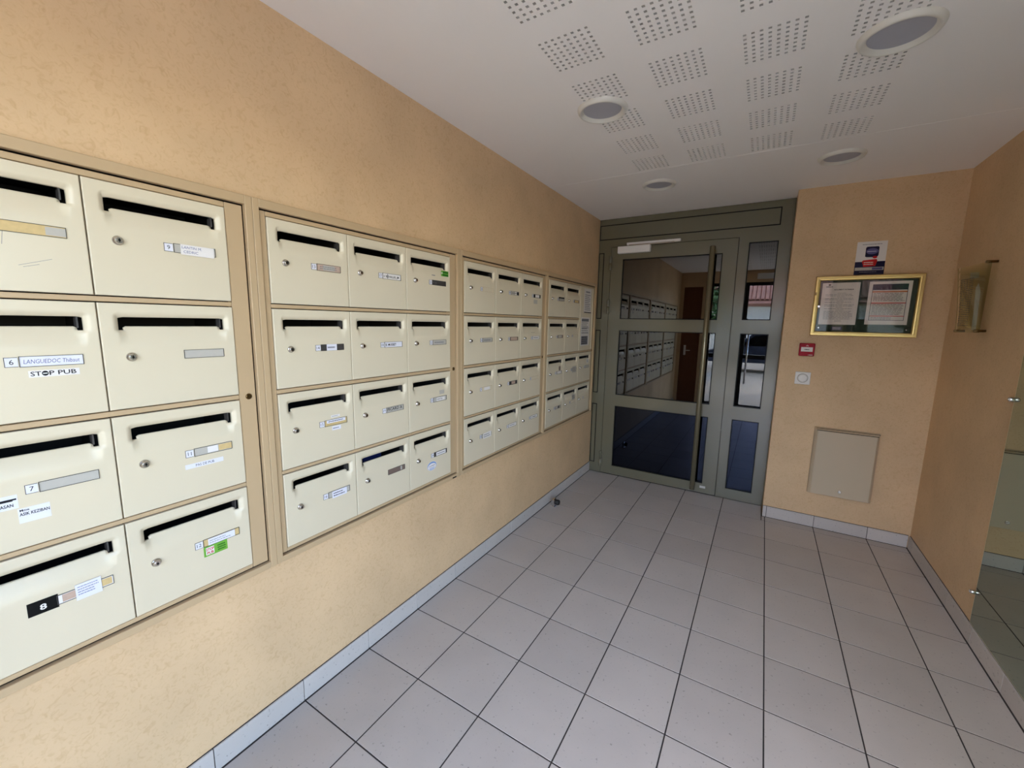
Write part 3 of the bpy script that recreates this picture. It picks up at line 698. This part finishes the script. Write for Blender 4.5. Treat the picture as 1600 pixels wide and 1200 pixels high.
# notice panel replacing two boxes of the last bank
b = BANKS[3]; y0, y1 = b['c'][2] + .002, b['c'][3] - .002; z0, z1 = ZROW[1][0], ZROW[0][1]
np_ = empty('notice_board', (-.325, y0, z0)); tag(np_, 'tall pale steel panel with two printed sheets, top right of the last mailbox bank', 'notice board')
MB().bbox(-.016, 0, 0, y1 - y0, 0, z1 - z0, .0015).frame('x', 0, .004, 0, y1 - y0, 0, z1 - z0, .012).build('panel_plate', 'cream', np_)
s = Sheet(lambda a, b_, t: (t, .092 + a, .365 + b_), .185, .240, 'paper'); s.lines(.04, .15, .19, .21, 1, 'greyink', .7, .1).lines(.02, .165, .02, .18, 9, 'greyink', .35, .3).rect(.0, .185, 0, .008, 'ink'); s.build('printed_sheet', np_, 'upper printed sheet')
s = Sheet(lambda a, b_, t: (t, .035 + a, .045 + b_), .225, .275, 'paper'); s.rect(.015, .20, .235, .262, 'greyink').lines(.015, .20, .12, .23, 6, 'greyink', .35, .3).rect(.015, .20, .170, .173, 'ink').rect(.015, .20, .118, .121, 'ink').rect(.015, .185, .01, .095, 'greyink').lines(.02, .18, .015, .09, 4, 'ink', .3, .2); s.build('printed_sheet', np_, 'lower printed sheet with dark block')

# ================================================================== CEILING LAMPS
def downlight(x, y, label):
    r = empty('ceiling_lamp', (x, y, ZC)); tag(r, label, 'ceiling lamp', 'round recessed ceiling lamps')
    MB().lathe([(.121, 0), (.119, -.006), (.112, -.016), (.106, -.018), (.100, -.016), (.092, -.001), (.090, -.0008)], 'z', n=48, cap0=False, cap1=False).build('lamp_trim', 'lamptrim', r)
    MB().lathe([(.0915, -.0015), (.05, -.0035), (.001, -.004)], 'z', n=48, cap0=False, cap1=True).build('diffuser', 'diffuser', r)
downlight(.412, -1.770, 'round white ceiling lamp over the second mailbox bank, nearest the left wall')
downlight(1.500, -1.772, 'large-looking round white ceiling lamp at the upper right, nearest the viewer')
downlight(1.492, -.530, 'round white ceiling lamp in front of the notice wall')
downlight(.416, -.522, 'small-looking round white ceiling lamp in front of the green door')

# ================================================================== NOTICE WALL
MW = lambda x, y, z: (lambda a, b_, t: (x + a, y - t, z + b_))
# poster
s = Sheet(MW(0, 0, 0), .168, .232, 'paper')
s.rect(0, .168, 0, .092, 'navy').rect(.004, .168 - .004, .030, .052, 'greyplate').rect(.100, .158, .033, .049, 'purple')
s.lines(.03, .14, .208, .216, 1, 'greyink', .5, .1)
s.poly([(.052, .128), (.060, .1235), (.095, .122), (.122, .126), (.126, .135), (.126, .190), (.120, .196), (.058, .196), (.052, .188)], 'navy').ell(.089, .163, .034, .021, 'purple').lines(.062, .116, .158, .166, 1, 'bluepaper', .5, .1)
s.ell(.108, .121, .013, .009, 'red').poly([(.038, .094), (.046, .102), (.118, .108), (.124, .098), (.116, .060), (.050, .056)], 'red').lines(.05, .11, .066, .092, 2, 'paper', .35, .15).lines(.03, .13, .014, .024, 1, 'greyink', .35, .1)
o = s.build('poster'); o.location = (1.706, YN - .0005, 1.985); tag(o, 'small white and navy poster with red blot above the gold notice case', 'poster')
# case
nc = empty('notice_case', (1.487, YN, 1.541)); tag(nc, 'gold framed glazed notice case with dark green felt on the back wall', 'notice case')
W, H = .606, .437; f = .040
MB().box(.004, W - .004, 0, -.010, .004, H - .004).build('back_board', 'felt', nc)
m = MB()
def mitre(mb, W, H, prof):
    """picture frame: prof = [(inset, depth)] closed around, corner loops mitred"""
    rings = [[(d0, -y, d0), (W - d0, -y, d0), (W - d0, -y, H - d0), (d0, -y, H - d0)] for d0, y in prof]
    i = len(mb.v)
    for r in rings: mb.v += r
    n = len(rings)
    for k in range(n):
        for c in range(4):
            a, b_ = i + k * 4 + c, i + k * 4 + (c + 1) % 4; a2, b2 = i + ((k + 1) % n) * 4 + c, i + ((k + 1) % n) * 4 + (c + 1) % 4
            mb.f.append((a, b_, b2, a2)); mb.m.append(0); mb.sm.append(False)
mitre(m, W, H, [(0, 0), (0, .036), (.003, .040), (.016, .040), (.018, .037), (.025, .036), (.030, .030), (.030, .010), (.010, .010), (.010, 0)])
m.build('case_frame', 'gold', nc)
MB().box(.024, W - .024, -.029, -.026, .024, H - .024).build('glass_pane', 'clear', nc)
MB().lathe([(.010, -.0405), (.010, -.044), (.007, -.047), (.0065, -.047)], 'y', (.0335, 0, .216), 18).build('case_lock', 'chrome', nc)
MB().box(-.0, .012, -.040, -.0415, .300, .322).build('closing_catch', 'bronze', nc)
s = Sheet(lambda a, b_, t: (.045 + a, -.011 - t, .083 + b_), .222, .308, 'paper')
s.rect(.036, .050, .288, .298, 'ink').lines(.022, .062, .274, .284, 1, 'ink', .6, .0)
s.text('REGLEMENT INTERIEUR', .130, .254, .0075, 'ink', maxw=.118, center=True, bold=.03)
rs = random.Random(3)
b_ = .236
for (n, c) in ((1, 1), (2, 0), (1, 1), (2, 0), (1, 1), (1, 0), (1, 1), (2, 0), (1, 1), (1, 0), (1, 1), (3, 0), (2, 0), (2, 0), (1, 1), (1, 1)):
    for k in range(n):
        if c: s.lines(.095, .150, b_ - .0085, b_, 1, 'greyink', .32, .3, rs)
        else: s.lines(.024, .200, b_ - .0085, b_, 1, 'greyink', .32, .12, rs)
        b_ -= .0095
s.build('notice_sheet', nc, 'left sheet densely printed in grey')
s = Sheet(lambda a, b_, t: (.318 + a, -.011 - t, .087 + b_), .232, .306, 'paper')
s.rect(.020, .212, .245, .286, 'navy').ring(.020, .212, .030, .286, .003, 'navy').rect(.023, .209, .228, .238, 'orange')
s.lines(.030, .200, .165, .226, 6, 'ink', .3, .1, rs).rect(.023, .209, .150, .156, 'red').lines(.030, .200, .068, .148, 8, 'ink', .3, .1, rs).rect(.023, .209, .058, .063, 'red').lines(.030, .15, .034, .054, 2, 'greyink', .4, .2, rs)
s.build('notice_sheet', nc, 'right sheet with navy and orange bars')
s = Sheet(lambda a, b_, t: (.130 + a, -.011 - t, .042 + b_), .062, .026, 'label_blue'); s.lines(.006, .056, .004, .022, 3, 'bluepaper', .35, .2, rs); s.build('sticker', nc, 'small blue sticker')
for x, z in ((.050, .058), (.552, .052)): MB().lathe([(.004, -.0105), (.004, -.013)], 'y', (x, 0, z), 10).build('screw', 'chrome', nc)
# fire alarm
fa = empty('fire_alarm_box', (1.432, YN, 1.378)); tag(fa, 'square red manual fire alarm call point left below the notice case', 'fire alarm')
MB().bbox(0, .099, -.030, 0, 0, .099, .004).build('housing', 'redplastic', fa)
s = Sheet(lambda a, b_, t: (.012 + a, -.0302 - t, .035 + b_), .074, .034, 'paper', .0008)
s.ell(.037, .016, .0045, .0045, 'ink').poly([(.020, .016), (.029, .021), (.029, .011)], 'ink').poly([(.054, .016), (.045, .011), (.045, .021)], 'ink'); s.build('break_glass', fa, 'white press window with black arrows')
s = Sheet(lambda a, b_, t: (.040 + a, -.0302 - t, .076 + b_), .020, .012, 'redplastic', .0004); s.poly([(.001, .001), (.010, .011), (.019, .001)], 'paper').ell(.010, .0045, .003, .003, 'redplastic'); s.build('emblem', fa)
s = Sheet(lambda a, b_, t: (.060 + a, -.0302 - t, .006 + b_), .030, .007, 'redplastic', .0004); s.rect(.006, .029, .001, .0055, 'paper').rect(0, .003, .001, .0055, 'paper'); s.build('emblem', fa)
# switch
sw = empty('light_switch', (1.428, YN, 1.153)); tag(sw, 'square white light switch with round push button under the fire alarm', 'light switch')
MB().bbox(0, .100, -.010, 0, 0, .098, .003).build('cover_plate', 'whiteplastic', sw)
MB().lathe([(.036, -.0102), (.036, -.0125), (.0335, -.0140), (.0325, -.0112)], 'y', (.05, 0, .050), 30, cap0=False, cap1=False).build('button_ring', 'greyplate', sw)
MB().lathe([(.0325, -.0104), (.0318, -.0140), (.026, -.0165), (.001, -.0172)], 'y', (.05, 0, .050), 30).build('push_button', 'whiteplastic', sw)
# access panel
ap = empty('access_panel', (1.595, YN, .292)); tag(ap, 'beige metal access cover with a raised rim, low on the back wall', 'access panel')
m = MB(); W, H = .397, .536
R0 = [(0, 0, 0), (W, 0, 0), (W, 0, H), (0, 0, H)]; R1 = [(.004, -.030, .002), (W - .004, -.030, .002), (W - .006, -.030, H - .006), (.006, -.030, H - .006)]
R2 = [(.020, -.048, .006), (W - .020, -.048, .006), (W - .020, -.048, H - .018), (.020, -.048, H - .018)]
i = 0; m.v = R0 + R1 + R2
for a in (0, 4):
    for c in range(4): m.f.append((a + c, a + (c + 1) % 4, a + 4 + (c + 1) % 4, a + 4 + c)); m.m.append(0); m.sm.append(False)
m.f.append((8, 9, 10, 11)); m.m.append(0); m.sm.append(False); m.f.append((3, 2, 1, 0)); m.m.append(0); m.sm.append(False)
m.build('panel_rim', 'beigepanel', ap)
MB().bbox(.0215, W - .0215, -.052, -.0475, .0075, H - .0205, .001).build('panel_door', 'beigepanel', ap)
MB().box(.012, W - .004, -.031, -.0295, H - .010, H - .004).box(.014, W - .014, -.0485, -.044, H - .0205, H - .0165).build('shadow_gap', 'gasket', ap)
MB().lathe([(.0115, -.0520), (.0115, -.0545), (.009, -.0555), (.003, -.0535)], 'y', (1.796 - 1.595, 0, .344 - .292), 18).build('panel_lock', 'steel', ap)

# ================================================================== RIGHT WALL
pq = empty('acrylic_sign', (XR, 0, 1.58)); tag(pq, 'clear acrylic sign plate on bronze standoffs, right wall near the corner', 'sign')
ny = 9; m = MB(); vs = []
def plq(yf, zf):  # yf 0 = far (toward corner), 1 = near
    y = -.185 - yf * .345; z = .005 + zf * .39
    bow = .035 * (zf ** 1.5) * ((1 - yf) ** 1.2)
    return (-.036 - bow, y, z)
i = 0
for k in range(ny + 1):
    for j in range(ny + 1):
        p = plq(k / ny, j / ny); m.v.append(p); 
for k in range(ny + 1):
    for j in range(ny + 1):
        p = plq(k / ny, j / ny); m.v.append((p[0] + .003, p[1], p[2]))
n1 = ny + 1; off = n1 * n1
for k in range(ny):
    for j in range(ny):
        a = k * n1 + j; m.f.append((a, a + 1, a + n1 + 1, a + n1)); m.f.append((off + a, off + a + n1, off + a + n1 + 1, off + a + 1))
for k in range(ny):
    for (a, b_) in (((k * n1), ((k + 1) * n1)), ((k * n1 + ny), ((k + 1) * n1 + ny)), ((k), (k + 1)), ((ny * n1 + k), (ny * n1 + k + 1))):
        m.f.append((a, b_, off + b_, off + a))
m.m = [0] * len(m.f); m.sm = [True] * (ny * ny * 2) + [False] * (len(m.f) - ny * ny * 2)
m.build('acrylic_plate', 'acrylic', pq)
# letters printed on a bowed insert
s = Sheet(lambda a, b_, t: (lambda p: (p[0] - .0006 - t * .5, p[1], p[2]))(plq(1 - a, b_)), .0001, .0001, 'darkplate', .0002)
rs = random.Random(5)
for k in range(26):
    b0_ = .80 - k * .028
    for q in range(5):
        a = .46 + q * .088
        s.rect(a, a + rs.uniform(.04, .082), b0_, b0_ + .011, 'darkplate')
s.build('printed_text', pq, 'small dark lettering')['kind'] = 'stuff'
s = Sheet(lambda a, b_, t: (lambda p: (p[0] + .0036 + .0006 - t * .5, p[1], p[2]))(plq(1 - a, b_)), .0001, .0001, 'darkplate', .0002)
s.poly([(.16, .04), (.34, .04), (.36, .35), (.40, .66), (.32, .72), (.22, .60)], 'bluepaper').poly([(.34, .80), (.62, .80), (.62, .90), (.34, .88)], 'greyplate'); s.build('insert_paper', pq, 'folded pale paper behind the plate')
for y, z in ((-.495, 1.975), (-.213, 1.594), (-.500, 1.596)):
    MB().lathe([(.0075, 0), (.0075, -.046), (.006, -.048)], 'x', (0, y, z - 1.58), 14).build('standoff', 'bronze', pq)
# mirror
mr = empty('wall_mirror', (XR, -.955, .099)); tag(mr, 'frameless wall mirror held by chrome clips on the right wall', 'mirror')
MY, MZ = -2.24, 2.28
MB().box(-.0060, -.0061, -.0045, MY, .0045, MZ - .0045).build('mirror_glass', 'mirror', mr)
MB().bbox(-.0012, -.0059, 0, MY, 0, MZ, .0012).build('mirror_edge', 'mirroredge', mr)
for z in (1.274, .265, 2.25):
    for y in (-.950,) if z < 2 else (-1.5, -2.8):
        MB().lathe([(.011, .0), (.011, -.020), (.0085, -.024)], 'x', (0, y + .955, z - .099), 18).lathe([(.006, -.024), (.005, -.026)], 'x', (0, y + .955, z - .099), 12).build('mirror_clip', 'chrome', mr)
# door stop
ds = empty('door_stop', (-.262, -.722, 0)); tag(ds, 'chrome door stop with black rubber buffer on the floor by the left skirting', 'door stop')
MB().bbox(-.012, .016, -.024, .024, .004, .070, .006).bbox(-.018, .020, -.024, .024, 0, .005, .002).build('stop_body', 'chrome', ds)
MB().lathe([(.015, .016), (.023, .020), (.024, .046), (.020, .054)], 'x', (0, 0, .043), 20).build('rubber_buffer', 'rubber', ds)

# ================================================================== ENTRANCE (behind the viewer, seen in the reflections)
wn = empty('window_1'); tag(wn, kind='structure')
ya, yb = YE - .13, YE - .07
for (x0, x1, z0, z1) in ((.16, .22, 0, 2.42), (2.06, 2.12, 0, 2.42), (.80, .87, .0, 2.36), (.22, 2.06, 2.36, 2.42), (.22, .80, 0, .08), (.87, 2.06, 0, .08), (.22, .80, .98, 1.06), (.87, 2.06, .98, 1.06)):
    MB().bbox(x0, x1, ya, yb, z0, z1, .003).build('frame_bar', 'darkframe', wn)
for (x0, x1, z0, z1) in ((.22, .80, 1.06, 2.36), (.87, 2.06, 1.06, 2.36), (.22, .80, .08, .98), (.87, 2.06, .08, .98)):
    MB().box(x0, x1, YE - .103, YE - .097, z0, z1).build('window_pane', 'clear', wn)
MB().lathe([(.016, .5), (.016, 1.5)], 'z', (.93, YE - .04, 0), 12).build('pull_bar', 'chrome', wn)
w2 = empty('window_2'); tag(w2, kind='structure')
for (y0, y1, z0, z1) in ((YE, YE + .06, 0, 2.42), (-3.28, -3.22, 0, 2.42), (-3.90, -3.85, .08, 2.36), (YE + .06, -3.28, 2.36, 2.42), (YE + .06, -3.28, 0, .08)):
    MB().bbox(XR + .05, XR + .11, y0, y1, z0, z1, .003).build('frame_bar', 'darkframe', w2)
for (y0, y1) in ((YE + .06, -3.90), (-3.85, -3.28)): MB().box(XR + .077, XR + .083, y0, y1, .08, 2.36).build('window_pane', 'clear', w2)
d2 = empty('door_2'); tag(d2, kind='structure')
MB().bbox(-.268, .078, YE - .06, YE - .02, .005, 2.355, .003).build('door_leaf', 'brownwood', d2)
m = MB().bbox(-.20, -.16, YE - .02, YE - .012, 1.0, 1.2, .002).bbox(-.19, -.07, YE + .025, YE + .037, 1.09, 1.105, .003).box(-.186, -.172, YE - .012, YE + .026, 1.09, 1.105); m.build('door_handle', 'whiteplastic', d2)
ex = empty('exit_sign', (.98, YE, 2.47)); tag(ex, 'flat emergency light above the street entrance, seen in the door glass', 'sign')
MB().bbox(0, .34, 0, .045, 0, .10, .004).build('sign_box', 'whiteplastic', ex)

# ---- street outside
tag(MB().box(-14, 16, -26, YE - .2, -.25, -.03).box(XR + .15, 16, YE - .2, 8, -.25, -.03).build('pavement', 'pavement'), kind='structure')
pw = MB().box(-1.15, -.95, -9.5, YE - .22, -.03, 3.4); tag(pw.build('wall_light_blocker', 'lightblocker'), kind='structure')  # unseen wall, added outside to keep daylight off the right wall
hs_ = empty('house', (2.0, -19, -.03)); tag(hs_, 'white house with pink tiled roof across the street, reflected in the door glass', 'house')
MB().box(-5.5, 6, -5, 0, 0, 2.9).build('house_wall', 'render', hs_)
rf = MB(); 
for k in range(64):
    x = -5.8 + k * .19
    rf.lathe([(.075 + .03 * (h_ % 2), (h_ // 2 + h_ % 2) * .26 - .0 * h_) for h_ in range(1, 25)], 'z', (0, 0, 0), 8, cap0=False, cap1=False, smooth=False)
    n = 24 * 8; ang = math.radians(62)
    for q in range(len(rf.v) - n, len(rf.v)):
        px_, py_, pz_ = rf.v[q]; rf.v[q] = (x + px_, .45 - pz_ * math.sin(ang) + py_ * math.cos(ang), 2.75 + pz_ * math.cos(ang) + py_ * math.sin(ang))
rf.quad([(-5.8, .45, 2.72), (6.3, .45, 2.72), (6.3, -2.5, 4.26), (-5.8, -2.5, 4.26)]).quad([(-5.8, .45, 2.72), (6.3, .45, 2.72), (6.3, .1, 2.6), (-5.8, .1, 2.6)])
rf.build('tiled_roof', 'roof', hs_)
for x in (-2.5, -.6, 1.4, 3.4):
    wm = MB().frame('y', .0, .05, x, x + 1.0, .95, 2.1, .08).build('window_frame', 'whitemetal', hs_)
    MB().box(x + .08, x + .92, .005, .02, 1.03, 2.02).build('window_pane', 'doorglass', wm)
def car(x, y, label, group='parked cars'):
    r = empty('car', (x, y, -.03)); tag(r, label, 'car')
    prof = [(-2.1, .35), (-2.15, .75), (-1.3, .92), (-.75, 1.38), (.85, 1.42), (1.6, .98), (2.1, .88), (2.15, .4)]
    m = MB()
    for sgn in (0, 1): m.quad([(p[0], sgn * 1.7, p[1]) for p in (prof if sgn else prof[::-1])])
    for a, b_ in zip(prof, prof[1:] + prof[:1]): m.quad([(a[0], 0, a[1]), (b_[0], 0, b_[1]), (b_[0], 1.7, b_[1]), (a[0], 1.7, a[1])])
    m.build('car_body', 'carpaint', r)
    m = MB()
    for yy in (-.01, 1.71): m.quad([(-1.1, yy, .96), (-.68, yy, 1.32), (.0, yy, 1.34), (.0, yy, .96)]).quad([(.08, yy, .96), (.08, yy, 1.34), (.8, yy, 1.34), (1.3, yy, .98)])
    m.build('side_windows', 'doorglass', r)
    for wx in (-1.35, 1.35):
        for yy in (-.02, 1.52): MB().lathe([(.20, 0), (.32, .02), (.32, .18), (.2, .2)], 'y', (wx, yy, .32), 20).build('wheel', 'rubber', r)
car(1.6, -13.8, 'dark blue car parked across the street, reflected in the door glass')
tr = empty('tree', (-1.6, -12.5, -.03)); tag(tr, 'leafy green tree beside the street, reflected in the door glass', 'tree')
MB().lathe([(.16, 0), (.12, 1.2), (.08, 2.6)], 'z', n=10).build('trunk', 'bark', tr)
lf = MB(); rs = random.Random(11)
for k in range(2600):
    d = Vector((rs.gauss(0, 1), rs.gauss(0, 1), rs.gauss(0, 1))); d.normalize(); rr = rs.uniform(.5, 1) ** .5
    c = Vector((d.x * 1.5 * rr + .3, d.y * 1.3 * rr, 2.5 + d.z * 1.4 * rr)); u = Vector((rs.uniform(-1, 1), rs.uniform(-1, 1), rs.uniform(-1, 1))).normalized() * .12; v = u.cross(d).normalized() * .06
    lf.quad([c - u, c + v, c + u, c - v])
o = lf.build('foliage', 'leaf', tr, recalc=False); o['kind'] = 'stuff'
gt = empty('metal_gate', (1.9, -9.8, -.03)); tag(gt, 'white barred metal gate on the pavement, reflected in the door glass', 'gate')
MB().box(0, 1.6, -.02, .02, 1.16, 1.2).box(0, 1.6, -.02, .02, .08, .12).build('gate_rail', 'whitemetal', gt)
for k in range(11): MB().box(k * .158, k * .158 + .025, -.012, .012, 0, 1.2).build('gate_bar', 'whitemetal', gt)
